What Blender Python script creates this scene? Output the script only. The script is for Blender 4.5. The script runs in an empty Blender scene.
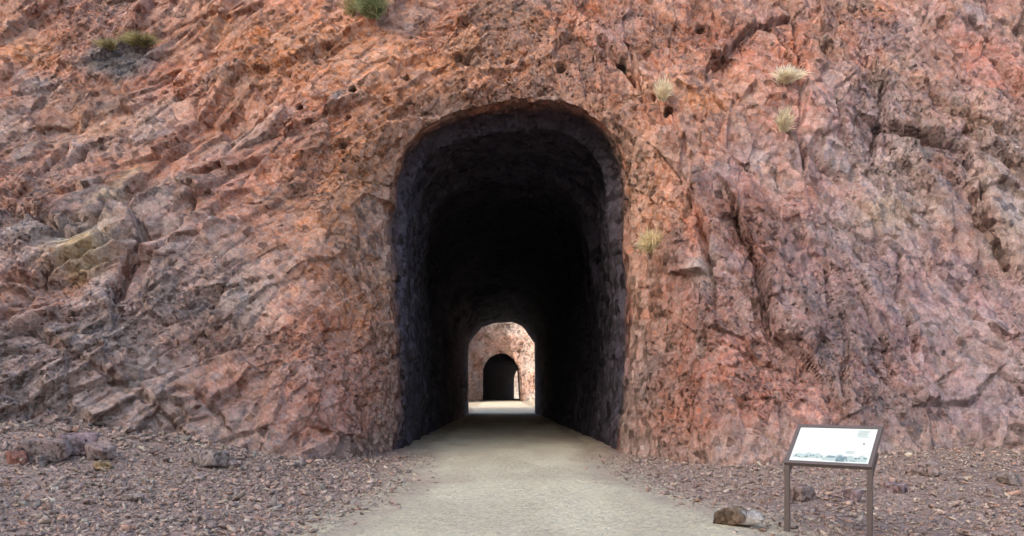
import bpy, bmesh, math, random
import numpy as np
from mathutils import Vector, Matrix

random.seed(7)
rng = np.random.default_rng(11)
scene = bpy.context.scene
C = scene.collection
F, CX, HY, EYE = 800.0, 512.0, 393.0, 1.5      # focal length in pixels, principal column, horizon row, eye height

# ------------------------------------------------------------------ helpers
def at(px, py, Y):
    """point at depth Y that is seen at pixel px, py"""
    return np.array([(px - CX) / F * Y, Y, EYE - (py - HY) / F * Y])

def S(t):
    t = np.clip(t, 0, 1)
    return t * t * (3 - 2 * t)

def hsh(ix, iy, iz, seed):
    with np.errstate(over='ignore'):
        h = (ix.astype(np.uint32) * np.uint32(374761393) + iy.astype(np.uint32) * np.uint32(668265263)
             + iz.astype(np.uint32) * np.uint32(2246822519) + np.uint32((seed * 3266489917) & 0xffffffff))
        h ^= h >> np.uint32(15); h *= np.uint32(2246822519)
        h ^= h >> np.uint32(13); h *= np.uint32(3266489917)
        h ^= h >> np.uint32(16)
    return h

def u01(h):
    return (h & np.uint32(0xffffff)).astype(np.float32) / np.float32(0xffffff)

def rehash(h, k):
    with np.errstate(over='ignore'):
        h = (h ^ np.uint32(k * 2654435761 & 0xffffffff)) * np.uint32(2246822519)
        h ^= h >> np.uint32(14); h *= np.uint32(3266489917); h ^= h >> np.uint32(16)
    return h

def vnoise(P, seed):
    P = P.astype(np.float32)
    I = np.floor(P).astype(np.int64); f = P - I
    f = f * f * f * (f * (f * 6 - 15) + 10)
    out = 0
    for dx in (0, 1):
        wx = f[:, 0] if dx else 1 - f[:, 0]
        for dy in (0, 1):
            wy = f[:, 1] if dy else 1 - f[:, 1]
            for dz in (0, 1):
                wz = f[:, 2] if dz else 1 - f[:, 2]
                out = out + wx * wy * wz * u01(hsh(I[:, 0] + dx, I[:, 1] + dy, I[:, 2] + dz, seed))
    return out * 2 - 1

def fbm(P, octaves, seed, gain=0.5, lac=2.03):
    a, out, tot = 1.0, 0, 0
    for k in range(octaves):
        out = out + a * vnoise(P * lac ** k + k * 17.3, seed + k); tot += a; a *= gain
    return out / tot

def ridged(P, octaves, seed):
    a, out, tot = 1.0, 0, 0
    for k in range(octaves):
        out = out + a * (1 - 2 * np.abs(vnoise(P * 2.1 ** k + k * 9.7, seed + k))); tot += a; a *= .5
    return out / tot

def voro(P, seed):
    """distances, ids and offsets of the nearest and the second nearest cell centre"""
    P = P.astype(np.float32)
    I = np.floor(P).astype(np.int64)
    n = len(P)
    b1 = np.full(n, 1e9, np.float32); b2 = b1.copy(); i1 = np.zeros(n, np.uint32); i2 = i1.copy()
    D1 = np.zeros((3, n), np.float32); D2 = D1.copy()
    for dx in (-1, 0, 1):
        for dy in (-1, 0, 1):
            for dz in (-1, 0, 1):
                cx, cy, cz = I[:, 0] + dx, I[:, 1] + dy, I[:, 2] + dz
                h = hsh(cx, cy, cz, seed)
                d = (P[:, 0] - (cx + u01(h)).astype(np.float32), P[:, 1] - (cy + u01(rehash(h, 1))).astype(np.float32), P[:, 2] - (cz + u01(rehash(h, 2))).astype(np.float32))
                dd = d[0] * d[0] + d[1] * d[1] + d[2] * d[2]
                m = np.where(dd < b1)[0]; m2 = np.where((dd >= b1) & (dd < b2))[0]
                b2[m] = b1[m]; i2[m] = i1[m]; D2[:, m] = D1[:, m]
                b1[m] = dd[m]; i1[m] = h[m]
                b2[m2] = dd[m2]; i2[m2] = h[m2]
                for k in range(3):
                    D1[k, m] = d[k][m]; D2[k, m2] = d[k][m2]
    return np.sqrt(b1), np.sqrt(b2), i1, D1, i2, D2

def facets(P, cell, seed, off, tilt, crack=0.0, M=None, blend=.05, cw=.055):
    """fractured blocks: each cell a plane of its own offset and tilt, cracks on the borders"""
    Q = P / cell
    if M is not None: Q = Q @ M.T
    Q = Q + 0.08 * np.stack([vnoise(Q * 1.7 + s, seed + 50 + s) for s in (0, 5, 9)], 1)
    f1, f2, i1, D1, i2, D2 = voro(Q, seed)
    def plane(i, D):
        return off * (u01(rehash(i, 5)) * 2 - 1) + tilt * cell * sum((u01(rehash(i, k)) * 2 - 1) * D[k - 6] for k in (6, 7, 8))
    w = S(.5 + (f2 - f1) / (2 * max(blend, .05 / cell)))
    h = plane(i1, D1) * w + plane(i2, D2) * (1 - w)
    if crack: h = h - crack * (1 - S((f2 - f1) / max(cw, .06 / cell)))
    return h, i1

def mesh_obj(name, V, faces, mat, parent=None, smooth=True, cols=None):
    me = bpy.data.meshes.new(name)
    V = np.asarray(V, np.float32)
    if isinstance(faces, np.ndarray):
        k = faces.shape[1]
        me.vertices.add(len(V)); me.vertices.foreach_set('co', V.ravel())
        me.loops.add(faces.size); me.loops.foreach_set('vertex_index', faces.astype(np.int32).ravel())
        me.polygons.add(len(faces)); me.polygons.foreach_set('loop_start', np.arange(0, faces.size, k, dtype=np.int32))
        me.update(calc_edges=True)
    else:
        me.from_pydata(V.tolist(), [], faces)
    if smooth: me.polygons.foreach_set('use_smooth', np.ones(len(me.polygons), bool))
    if cols is not None:
        a = me.color_attributes.new('tint', 'FLOAT_COLOR', 'POINT')
        c = np.ones((len(V), 4), np.float32); c[:, :np.shape(cols)[1]] = cols
        a.data.foreach_set('color', c.ravel())
    me.update()
    if mat: me.materials.append(mat)
    o = bpy.data.objects.new(name, me); C.objects.link(o)
    if parent: o.parent = parent
    return o

def grid_faces(nu, nv, flip=False):
    i = np.arange((nu - 1) * (nv - 1)); a = (i // (nv - 1)) * nv + i % (nv - 1)
    f = np.stack([a, a + 1, a + nv + 1, a + nv], 1)
    return f[:, ::-1].copy() if flip else f

def tag(o, label=None, cat=None, group=None, kind=None):
    if label: o['label'] = label
    if cat: o['category'] = cat
    if group: o['group'] = group
    if kind: o['kind'] = kind
    return o

def empty(name, loc, label, cat, group=None):
    o = bpy.data.objects.new(name, None); C.objects.link(o); o.location = loc
    return tag(o, label, cat, group)

# ------------------------------------------------------------------ materials
def new_mat(name):
    m = bpy.data.materials.new(name); m.use_nodes = True
    nt = m.node_tree; b = nt.nodes['Principled BSDF']
    return m, nt, b

def N(nt, t, **kw):
    n = nt.nodes.new(t)
    for k, v in kw.items():
        if k in n.inputs: n.inputs[k].default_value = v
        else: setattr(n, k, v)
    return n

def plain(name, col, rough=.6, metal=0, spec=.5, vary=.12, scale=30, bump=.0):
    m, nt, b = new_mat(name); L = nt.links
    tc = N(nt, 'ShaderNodeTexCoord')
    no = N(nt, 'ShaderNodeTexNoise', Scale=scale, Detail=5.0)
    L.new(tc.outputs['Object'], no.inputs['Vector'])
    mx = N(nt, 'ShaderNodeMix', data_type='RGBA')
    mx.inputs[6].default_value = (*[c * (1 - vary) for c in col], 1); mx.inputs[7].default_value = (*[min(1, c * (1 + vary)) for c in col], 1)
    L.new(no.outputs['Fac'], mx.inputs[0]); L.new(mx.outputs[2], b.inputs['Base Color'])
    b.inputs['Roughness'].default_value = rough; b.inputs['Metallic'].default_value = metal
    b.inputs['Specular IOR Level'].default_value = spec
    if bump:
        bp = N(nt, 'ShaderNodeBump', Strength=bump, Distance=.01)
        L.new(no.outputs['Fac'], bp.inputs['Height']); L.new(bp.outputs[0], b.inputs['Normal'])
    return m

def rock_mat(name, fine=1.0, grain=1.0, rough=.93, contrast=1.0):
    """mineral colour stored on the mesh, broken up by veins and grain, with fractured bump"""
    m, nt, b = new_mat(name); L = nt.links
    at_ = N(nt, 'ShaderNodeAttribute', attribute_name='tint')
    geo = N(nt, 'ShaderNodeNewGeometry')
    sc = N(nt, 'ShaderNodeVectorMath', operation='SCALE'); sc.inputs['Scale'].default_value = fine
    L.new(geo.outputs['Position'], sc.inputs[0]); P = sc.outputs[0]
    n1 = N(nt, 'ShaderNodeTexNoise', Scale=5.0, Detail=8.0, Roughness=.68)
    n2 = N(nt, 'ShaderNodeTexNoise', Scale=24.0, Detail=6.0, Roughness=.7)
    vo = N(nt, 'ShaderNodeTexVoronoi', feature='F1', Scale=9.0)
    vo2 = N(nt, 'ShaderNodeTexVoronoi', feature='F1', Scale=23.0)
    wn = N(nt, 'ShaderNodeVectorMath', operation='SCALE'); wn.inputs['Scale'].default_value = .05
    n3 = N(nt, 'ShaderNodeTexNoise', Scale=4.0, Detail=4.0)
    L.new(P, n3.inputs['Vector']); L.new(n3.outputs['Color'], wn.inputs[0])
    ad = N(nt, 'ShaderNodeVectorMath', operation='ADD'); L.new(P, ad.inputs[0]); L.new(wn.outputs[0], ad.inputs[1])
    for n in (n1, n2): L.new(P, n.inputs['Vector'])
    for n in (vo, vo2): L.new(ad.outputs[0], n.inputs['Vector'])
    # albedo variation
    r1 = N(nt, 'ShaderNodeMapRange'); r1.inputs[1].default_value = .3; r1.inputs[2].default_value = .7
    r1.inputs[3].default_value = 1 - .26 * contrast; r1.inputs[4].default_value = 1 + .26 * contrast
    L.new(n1.outputs['Fac'], r1.inputs[0])
    r2 = N(nt, 'ShaderNodeMapRange'); r2.inputs[1].default_value = .28; r2.inputs[2].default_value = .72
    r2.inputs[3].default_value = 1 - .22 * contrast; r2.inputs[4].default_value = 1 + .22 * contrast
    L.new(n2.outputs['Fac'], r2.inputs[0])
    mu = N(nt, 'ShaderNodeMath', operation='MULTIPLY'); L.new(r1.outputs[0], mu.inputs[0]); L.new(r2.outputs[0], mu.inputs[1])
    # chips of slightly different mineral
    hs = N(nt, 'ShaderNodeHueSaturation')
    sp = N(nt, 'ShaderNodeSeparateColor'); L.new(vo.outputs['Color'], sp.inputs[0])
    rs = N(nt, 'ShaderNodeMapRange'); rs.inputs[3].default_value = .82; rs.inputs[4].default_value = 1.15
    L.new(sp.outputs[0], rs.inputs[0]); L.new(rs.outputs[0], hs.inputs['Saturation'])
    sp2 = N(nt, 'ShaderNodeSeparateColor'); L.new(vo2.outputs['Color'], sp2.inputs[0])
    rv = N(nt, 'ShaderNodeMapRange'); rv.inputs[3].default_value = .88; rv.inputs[4].default_value = 1.14
    L.new(sp2.outputs[1], rv.inputs[0]); 
    mv = N(nt, 'ShaderNodeMath', operation='MULTIPLY'); L.new(rv.outputs[0], mv.inputs[0]); L.new(mu.outputs[0], mv.inputs[1])
    L.new(mv.outputs[0], hs.inputs['Value'])
    L.new(at_.outputs['Color'], hs.inputs['Color']); L.new(hs.outputs[0], b.inputs['Base Color'])
    b.inputs['Roughness'].default_value = rough; b.inputs['Specular IOR Level'].default_value = .25
    # beds: streaks that dip to the right on the left side, stand upright on the right
    def streak(deg, sc_):
        mp = N(nt, 'ShaderNodeMapping'); mp.inputs['Rotation'].default_value = (0, math.radians(deg), 0); mp.inputs['Scale'].default_value = sc_
        v = N(nt, 'ShaderNodeVectorRotate', rotation_type='Y_AXIS'); v.inputs['Angle'].default_value = math.radians(deg)
        L.new(ad.outputs[0], v.inputs['Vector'])
        m_ = N(nt, 'ShaderNodeVectorMath', operation='MULTIPLY'); L.new(v.outputs[0], m_.inputs[0]); m_.inputs[1].default_value = sc_
        n_ = N(nt, 'ShaderNodeTexNoise', Scale=1.0, Detail=5.0, Roughness=.65); L.new(m_.outputs[0], n_.inputs['Vector']); return n_.outputs['Fac']
    sx_ = N(nt, 'ShaderNodeSeparateXYZ'); L.new(geo.outputs['Position'], sx_.inputs[0])
    fx_ = N(nt, 'ShaderNodeMapRange', interpolation_type='SMOOTHSTEP'); fx_.inputs[1].default_value = -1.5; fx_.inputs[2].default_value = 3.5; L.new(sx_.outputs['X'], fx_.inputs[0])
    st_mix = N(nt, 'ShaderNodeMix', data_type='FLOAT'); L.new(fx_.outputs[0], st_mix.inputs[0])
    L.new(streak(-36, (3.2, 8, 17)), st_mix.inputs[2]); L.new(streak(68, (3.5, 8, 13)), st_mix.inputs[3])
    rst = N(nt, 'ShaderNodeMapRange'); rst.inputs[1].default_value = .3; rst.inputs[2].default_value = .7
    rst.inputs[3].default_value = 1 - .24 * contrast; rst.inputs[4].default_value = 1 + .24 * contrast; L.new(st_mix.outputs[0], rst.inputs[0])
    mv2 = N(nt, 'ShaderNodeMath', operation='MULTIPLY'); L.new(mv.outputs[0], mv2.inputs[0]); L.new(rst.outputs[0], mv2.inputs[1]); L.new(mv2.outputs[0], hs.inputs['Value'])
    bs = N(nt, 'ShaderNodeBump', Strength=.40 * grain, Distance=.07 / fine); L.new(st_mix.outputs[0], bs.inputs['Height'])
    # bump: little tilted planes at two sizes, then grain
    def planes(scale):
        v = N(nt, 'ShaderNodeTexVoronoi', feature='F1', Scale=scale); L.new(ad.outputs[0], v.inputs['Vector'])
        d = N(nt, 'ShaderNodeVectorMath', operation='SUBTRACT'); L.new(ad.outputs[0], d.inputs[0]); L.new(v.outputs['Position'], d.inputs[1])
        c = N(nt, 'ShaderNodeVectorMath', operation='SUBTRACT'); L.new(v.outputs['Color'], c.inputs[0]); c.inputs[1].default_value = (.5, .5, .5)
        t = N(nt, 'ShaderNodeVectorMath', operation='DOT_PRODUCT'); L.new(d.outputs[0], t.inputs[0]); L.new(c.outputs[0], t.inputs[1])
        return t.outputs['Value']
    b0 = N(nt, 'ShaderNodeBump', Strength=1.0, Distance=1.6 * grain / fine); L.new(planes(5.5), b0.inputs['Height']); L.new(bs.outputs[0], b0.inputs['Normal'])
    b2 = N(nt, 'ShaderNodeBump', Strength=1.0, Distance=1.2 * grain / fine); L.new(planes(15.0), b2.inputs['Height']); L.new(b0.outputs[0], b2.inputs['Normal'])
    b1 = N(nt, 'ShaderNodeBump', Strength=.22 * grain, Distance=.05 / fine); L.new(n1.outputs['Fac'], b1.inputs['Height']); L.new(b2.outputs[0], b1.inputs['Normal'])
    b3 = N(nt, 'ShaderNodeBump', Strength=.4 * grain, Distance=.02 / fine); L.new(n2.outputs['Fac'], b3.inputs['Height']); L.new(b1.outputs[0], b3.inputs['Normal'])
    for bn in (b1, b2, b3, bs):
        k_ = N(nt, 'ShaderNodeMath', operation='MULTIPLY'); k_.inputs[1].default_value = bn.inputs['Strength'].default_value
        L.new(at_.outputs['Alpha'], k_.inputs[0]); L.new(k_.outputs[0], bn.inputs['Strength'])
    L.new(b3.outputs[0], b.inputs['Normal'])
    return m

M_rock = rock_mat('red_rock')
M_tunnel = rock_mat('bored_rock', fine=.7)
M_far = rock_mat('far_rock', fine=.35, contrast=.7)
M_ground = rock_mat('gravel_dust', fine=2.6, grain=.8, contrast=.75)
M_trail = rock_mat('trail_grit', fine=4.0, grain=.45, contrast=.42)
M_stone = rock_mat('loose_stone', fine=2.5, grain=.5, contrast=.6)
M_boulder = rock_mat('fallen_rock', fine=1.5, grain=.9, contrast=.9)

# colours of the rock, linear albedo
RED   = np.array([.305, .158, .118])
BRICK = np.array([.268, .128, .102])
ORANGE= np.array([.350, .182, .108])
PINK  = np.array([.325, .208, .172])
GREY  = np.array([.270, .202, .186])
PURPLE= np.array([.238, .172, .180])
PALE  = np.array([.350, .292, .272])
OCHRE = np.array([.420, .300, .180])
SLATE = np.array([.150, .150, .160])

# ------------------------------------------------------------------ long profile and ground height
def profile(y):
    return np.interp(y, [-50, 24, 71.6, 105, 137, 500], [0, 0, -.29, -.12, .13, .13])

def ground_h(x, y, rough=True):
    x = np.asarray(x, float); y = np.asarray(y, float)
    h = profile(y)
    fade = 1 - S((y - 24) / 6)
    h = h + .70 * S((-x - 2.7) / 7.5) * S((y - 9.0) / 6.5) * fade
    h = h + .20 * S((-x - 3.6) / 3.5) * S((y - 13.0) / 3.0) * fade
    h = h + .32 * S((x - 2.7) / 6.0) * S((y - 9.5) / 6.0) * fade
    if rough:
        P = np.stack([x, y, 0 * x], 1)
        w = .25 + .75 * S((np.abs(x) - 2.2) / 1.8)
        h = h + w * (.05 * fbm(P * .9, 3, 71) + .035 * fbm(P * 4, 3, 72)) * (1 - S((y - 40) / 30) * .5)
    return h

# ------------------------------------------------------------------ cliff and bore generator
def contour(pts, n_leg, n_arch, leg_l, leg_r, smooth=9):
    """resample an opening outline; pts go from left foot over the crown to right foot, as (x, z)"""
    pts = np.array(pts, float)
    d = np.r_[0, np.cumsum(np.hypot(*np.diff(pts, axis=0).T))]
    a, b = leg_l, d[-1] - leg_r
    t = np.r_[np.linspace(0, a, n_leg, endpoint=False), np.linspace(a, b, n_arch, endpoint=False), np.linspace(b, d[-1], n_leg)]
    # Catmull-like smoothing: interpolate then blur
    fine = np.linspace(0, d[-1], 1200)
    fx, fz = np.interp(fine, d, pts[:, 0]), np.interp(fine, d, pts[:, 1])
    k = np.hanning(60); k /= k.sum()
    def blur(v):
        p = np.r_[2 * v[0] - v[60:0:-1], v, 2 * v[-1] - v[-2:-62:-1]]
        return np.convolve(p, k, 'same')[60:-60]
    if smooth: fx, fz = blur(fx), blur(fz)
    X, Z = np.interp(t, fine, fx), np.interp(t, fine, fz)
    # outward directions turn steadily from -x over +z to +x
    ang = np.r_[np.full(n_leg, math.pi), math.pi * (1 - np.linspace(0, 1, n_arch)), np.zeros(n_leg)]
    kk = np.hanning(max(9, n_arch // 4) | 1); kk /= kk.sum(); h = len(kk) // 2
    ang = np.convolve(np.r_[np.full(h, math.pi), ang, np.zeros(h)], kk, 'valid')
    return np.stack([X, Z], 1), np.stack([np.cos(ang), np.sin(ang)], 1)

def base_normals(G):
    du = np.gradient(G, axis=0); dv = np.gradient(G, axis=1)
    n = np.cross(du, dv); n /= np.linalg.norm(n, axis=2, keepdims=True) + 1e-9
    for _ in range(6):
        n[1:-1, 1:-1] = (n[1:-1, 1:-1] * 2 + n[2:, 1:-1] + n[:-2, 1:-1] + n[1:-1, 2:] + n[1:-1, :-2])
        n /= np.linalg.norm(n, axis=2, keepdims=True) + 1e-9
    return n

# ---- near cliff -------------------------------------------------------------
YP = 20.7
op_px = [(394, 474), (396, 440), (400, 380), (400, 320), (395, 280), (392.5, 240), (391.5, 205), (395, 170), (407, 145), (426, 126), (457, 112),
         (485, 105), (510, 101), (556, 102), (580, 110.5), (602, 126), (617.5, 152), (625, 185), (624, 230), (626, 280), (628, 330),
         (625, 400), (620, 440), (617, 474)]
op = [(at(px, py, YP)[0], at(px, py, YP)[2]) for px, py in op_px]
ex_px = [(469, 425), (468.5, 400), (468, 346), (474, 336), (482, 327), (494, 323), (512, 322), (522, 326), (534.5, 343), (535, 400), (535, 425)]
YE = 71.6
ex = [(at(px, py, YE)[0], at(px, py, YE)[2]) for px, py in ex_px]

NL, NA = 250, 1250
C1, D1 = contour(op, NL, NA, 6.4, 6.4)
C1 = C1 + D1 * .06
E1, DE1 = contour(ex, NL, NA, 6.2, 6.2, smooth=0)

def face_near(x, z):
    zz = np.maximum(z, 0)
    y = 16.5 + .43 * zz + .35 * np.maximum(zz - 14, 0) + .02 * np.maximum(zz - 16, 0) ** 2
    y = y - 1.3 * S((-x - 6) / 5) * (1 - S((z - 2) / 6))           # foot of the left buttress comes forward
    y = y + 1.2 * S((-x - 5) / 6) * S((z - 4.5) / 5)                # and leans back higher up
    y = y - .5 * np.exp(-((x - 6.5) / 2.2) ** 2) * (1 - S((z - 7) / 4)) # right rib
    y = y - .02 * np.maximum(np.abs(x) - 11, 0) ** 2 * .5
    return y

r_out = [0]; st = .022
while r_out[-1] < 30:
    r = r_out[-1]
    st = .024 if r < 3 else (.034 if r < 11.5 else st * 1.055)
    r_out.append(r + st)
r_out = np.array(r_out)
s_in = [0]; st = .03
while s_in[-1] < YE - YP:
    s_in.append(s_in[-1] + st); st = min(st * 1.045, 1.2)
s_in = np.array(s_in); s_in *= (YE - YP) / s_in[-1]

n_t = len(C1)
# outward sheet
X = C1[:, None, 0] + D1[:, None, 0] * r_out[None]; Z = C1[:, None, 1] + D1[:, None, 1] * r_out[None]
yf = face_near(X, Z)
wc = 1.75 - .65 * S((C1[:, None, 1] - 4) / 5)
k = np.clip(r_out[None] / wc, 0, 1)
k = 1 - (1 - k) ** 2.0
Y = YP + (yf - YP) * k
out = np.stack([X, Y, Z], 2)
# inward bore: the outline shrinks evenly to the far mouth, with overbreak steps
q = (s_in / (YE - YP))[None, :, None]
CC = C1[:, None] * (1 - q) + E1[:, None] * q
nd = (D1[:, None] * (1 - q) + DE1[:, None] * q); nd /= np.linalg.norm(nd, axis=2, keepdims=True)
endf = 1 - S((s_in - (YE - YP) + 3) / 3)
sx = np.stack([s_in * .55, 0 * s_in, 0 * s_in], 1)
step = (.12 * S(s_in / 12) - .42 * S((s_in - .9) / .35) + .25 * S((s_in - 3.2) / .5) - .22 * S((s_in - 4.6) / .4) + .3 * S((s_in - 8) / 2) + .22 * fbm(sx, 3, 5) * S(s_in / 2)) * endf
topw = .12 + .88 * S((C1[:, 1] - 3) / 4)
CC = CC + nd * (step[None, :] * topw[:, None])[:, :, None]
inn = np.stack([CC[:, :, 0], np.broadcast_to(YP + s_in[None], CC.shape[:2]), CC[:, :, 1]], 2)
G = np.concatenate([inn[:, :0:-1], out], 1)                 # columns: far mouth ... lip ... cliff edge
n_in = len(s_in) - 1
Nn = base_normals(G)
if Nn[n_t // 2, -40, 1] > 0: Nn = -Nn

P = G.reshape(-1, 3)
inside = np.zeros(G.shape[:2], bool); inside[:, :n_in] = True
ri = inside.ravel()
depth_in = np.broadcast_to(np.r_[s_in[:0:-1], 0 * r_out][None], G.shape[:2]).ravel()
r_of = np.broadcast_to(np.r_[0 * s_in[:0:-1], r_out][None], G.shape[:2]).ravel()

def rotm(deg, sx, sy, sz):
    a = math.radians(deg); c, s = math.cos(a), math.sin(a)
    R_ = np.array([[c, 0, s], [0, 1, 0], [-s, 0, c]])      # rotate in the face (x, z)
    return np.diag([1 / sx, 1 / sy, 1 / sz]) @ R_

ML = rotm(38, 1.7, 1.0, .75)       # left beds dip down to the right
MR = rotm(-72, 1.6, 1.0, .8)       # right of the mouth the joints stand nearly upright
side = S((P[:, 0] + 1.5) / 5)
def both(cell, seed, off, tilt, crack):
    a = np.zeros(len(P)); b_ = np.zeros(len(P)); ia = np.zeros(len(P), np.uint32); ib = ia.copy()
    m = side < .999; a[m], ia[m] = facets(P[m], cell, seed, off, tilt, crack, ML)
    m = side > .001; b_[m], ib[m] = facets(P[m], cell, seed + 300, off, tilt, crack, MR)
    return a * (1 - side) + b_ * side, np.where(side > .5, ib, ia)
h1, i1 = both(2.1, 21, .20, .36, .13)
h2, i2 = both(.85, 22, .10, .46, .09)
h3_, i3 = both(.36, 23, .045, .50, .025)
h4_, i4 = both(.16, 24, .016, .55, .0)
macro = fbm(P * .16, 3, 40)
# how blocky the face is from place to place
lowleft = S((-P[:, 0] - 5) / 3) * (1 - S((P[:, 2] - 7.5) / 3))
blocky = .30 + .34 * S(fbm(P * .22 + 40, 2, 41) * 1.6 + .4) + .34 * lowleft + .06 * side
rim = np.exp(-r_of / .9)
slab = S(fbm(P * np.array([.42, .42, .55]) + 63, 3, 45) * 2.6 + .45 + .15 * side)     # clean broken faces between crumbly ground
h = .50 * macro + blocky * (.75 * h1 + .92 * h2) + (.24 + .5 * blocky) * h3_ * (1 - .5 * slab) + .6 * h4_ * (1 - .65 * slab) + .02 * fbm(P * 3.1, 4, 43) * (1 - slab)
h = h * (1 - .45 * rim)

def wall_xz(px, py):
    """point of the undisplaced cliff face seen at a pixel"""
    Y_ = 18.0
    for _ in range(30):
        p = at(px, py, Y_); Y_ = .5 * Y_ + .5 * float(face_near(np.array([p[0]]), np.array([p[2]]))[0])
    p = at(px, py, Y_); return p[0], p[2]

warp = np.stack([fbm(P * .8, 3, 61), fbm(P * .8 + 31, 3, 62)], 1)
XZ = P[:, [0, 2]]
def polydist(pts, w=.22):
    Q = XZ + w * warp
    best = np.full(len(Q), 1e9); sgn = np.zeros(len(Q))
    for (a, b_) in zip(pts[:-1], pts[1:]):
        a = np.array(a); d = np.array(b_) - a; L2 = d @ d
        t = np.clip(((Q - a) @ d) / L2, 0, 1)
        v = Q - a - t[:, None] * d; dd = np.hypot(v[:, 0], v[:, 1])
        m = dd < best; best = np.where(m, dd, best); sgn = np.where(m, np.sign(d[0] * v[:, 1] - d[1] * v[:, 0]), sgn)
    return best, sgn
# the big open joints and ledges one can pick out: (pixels, groove depth, half width, step, reach)
joints = [
 ([(884, 122), (905, 131), (940, 138), (965, 146), (978, 168), (984, 190)], .42, .13, .30, 1.1),
 ([(733, 205), (748, 232), (760, 262), (766, 300), (772, 332), (790, 352)], .38, .10, .35, 1.2),
 ([(975, 190), (992, 215), (1004, 240), (1018, 262)], .34, .10, .28, 1.0),
 ([(866, 40), (878, 62), (884, 78), (884, 122), (884, 170)], .28, .08, .22, 1.0),
 ([(796, 0), (800, 40), (804, 90), (806, 150)], .22, .08, .16, .9),
 ([(690, 190), (706, 240), (716, 300), (705, 380), (698, 450)], .26, .12, .25, 1.0),
 ([(838, 260), (842, 310), (838, 350), (842, 400)], .24, .08, .12, .8),
 ([(868, 290), (880, 340), (892, 380)], .22, .07, .12, .7),
 ([(905, 250), (902, 300), (912, 345)], .2, .07, .1, .7),
 ([(118, 200), (140, 212), (142, 238), (128, 262), (118, 292)], .40, .12, -.35, 1.1),
 ([(0, 275), (34, 278), (52, 262), (84, 250), (104, 238)], .36, .12, .22, .9),
 ([(10, 200), (40, 212), (72, 225), (98, 214), (124, 196)], .30, .10, .2, .8),
 ([(0, 312), (40, 330), (70, 352), (105, 372), (150, 408), (184, 440)], .13, .09, .12, .8),
 ([(150, 405), (172, 392), (196, 398), (222, 420)], .15, .09, .12, .7),
 ([(185, 185), (196, 195), (180, 226), (160, 250)], .22, .08, .15, .8),
 ([(36, 165), (70, 142), (92, 120)], .24, .06, .12, .8),
 ([(600, 40), (622, 62), (640, 78)], .26, .10, .12, .6),
 ([(700, 70), (722, 56), (752, 30), (790, 14)], .24, .08, .18, .8),
 ([(925, 405), (950, 400), (968, 405), (990, 380)], .14, .08, .16, .6),
]
for pts, dep, hw, stp, reach in joints:
    d_, sg = polydist([wall_xz(*p) for p in pts])
    h = h - 1.1 * dep * np.exp(-(d_ / (.62 * hw)) ** 2) * (~ri) + stp * np.tanh(sg * d_ / (.7 * hw)) * S(1 - d_ / reach) * .5 * (~ri)
# old drill holes in an arc over the mouth
holes = np.zeros(len(P))
for px, py, rr in [(354, 96, .09), (348, 117, .08), (342, 143, .08), (406, 82, .11), (459, 57, .13), (510, 61, .12), (561, 67, .13), (623, 62, .14),
                   (669, 112, .11), (703, 20, .15), (300, 108, .09), (440, 128, .06)]:
    w_ = wall_xz(px, py)
    d_ = np.hypot(XZ[:, 0] - w_[0], XZ[:, 1] - w_[1])
    h = h - .5 * S(1.7 - d_ / (.68 * rr)) * (~ri); holes = np.maximum(holes, S(1.7 - d_ / (.72 * rr)))
# overhanging hollow with the slate patch, upper left
w_ = wall_xz(122, 64)
d_ = np.hypot((XZ[:, 0] - w_[0]) / 1.5, (XZ[:, 1] - w_[1]) / .7)
h = h + .25 * np.exp(-d_ ** 2) - .0

tun = S(depth_in / 1.2)
h_t = .20 * fbm(P * np.array([.5, .35, .5]), 3, 81) + .15 * h2 + .18 * h3_ + .25 * h4_ + .08 * h1
h = np.where(ri, h * (1 - tun) + h_t * tun, h)
h = h * (1 - .8 * S((depth_in - (YE - YP) + 4) / 4))           # the far mouth is trimmed and lined
V = P + Nn.reshape(-1, 3) * h[:, None]

# mineral colours
Wp = P + 1.1 * np.stack([fbm(P * .35 + 7, 3, 91), fbm(P * .35 + 77, 3, 92), fbm(P * .35 + 177, 3, 93)], 1)
def blob(px, py, rx, rz, power=1.0):
    w_ = wall_xz(px, py); sc = 18. / 800
    d_ = ((Wp[:, 0] - w_[0]) / (rx * sc)) ** 2 + ((Wp[:, 2] - w_[1]) / (rz * sc)) ** 2
    return np.clip(power * np.exp(-d_), 0, 1)
col = np.tile(RED, (len(P), 1))
def mixc(c, w):
    global col
    w = np.clip(w, 0, 1)[:, None]; col = col * (1 - w) + c * w
n_a = fbm(P * .45 + 3, 4, 101); n_b = fbm(P * .8 + 9, 4, 102); n_c = fbm(P * 1.3 + 19, 4, 103)
mixc(GREY, S((P[:, 0] - 3.5) / 4) * .95 * S(n_a * 1.5 + .75))
mixc(PURPLE, S((P[:, 0] - 4.5) / 5) * .95 * S(n_b * 1.6 + .5))
mixc(GREY, lowleft * .85 * S(n_b * 1.4 + .7))
mixc(GREY, S((-P[:, 0] - 4) / 4) * .55 * S(n_b * 1.7 + .45))
mixc(PINK, .55 * S(n_c * 2.0 + .25))
mixc(BRICK, .5 * S(fbm(P * .6 + 55, 4, 104) * 2.2 - .1))
for b_ in [(240, 30, 150, 50), (20, 50, 50, 50), (330, 130, 110, 90), (560, 45, 60, 45), (430, 40, 80, 50)]: mixc(RED, .65 * blob(*b_))
for b_ in [(300, 60, 120, 50), (460, 70, 110, 35), (345, 180, 50, 90), (30, 52, 35, 30), (215, 40, 30, 22), (365, 165, 22, 90), (355, 270, 18, 90), (660, 190, 26, 75), (500, 30, 60, 18), (80, 125, 45, 25), (690, 90, 50, 20)]: mixc(ORANGE, .6 * blob(*b_))
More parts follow.
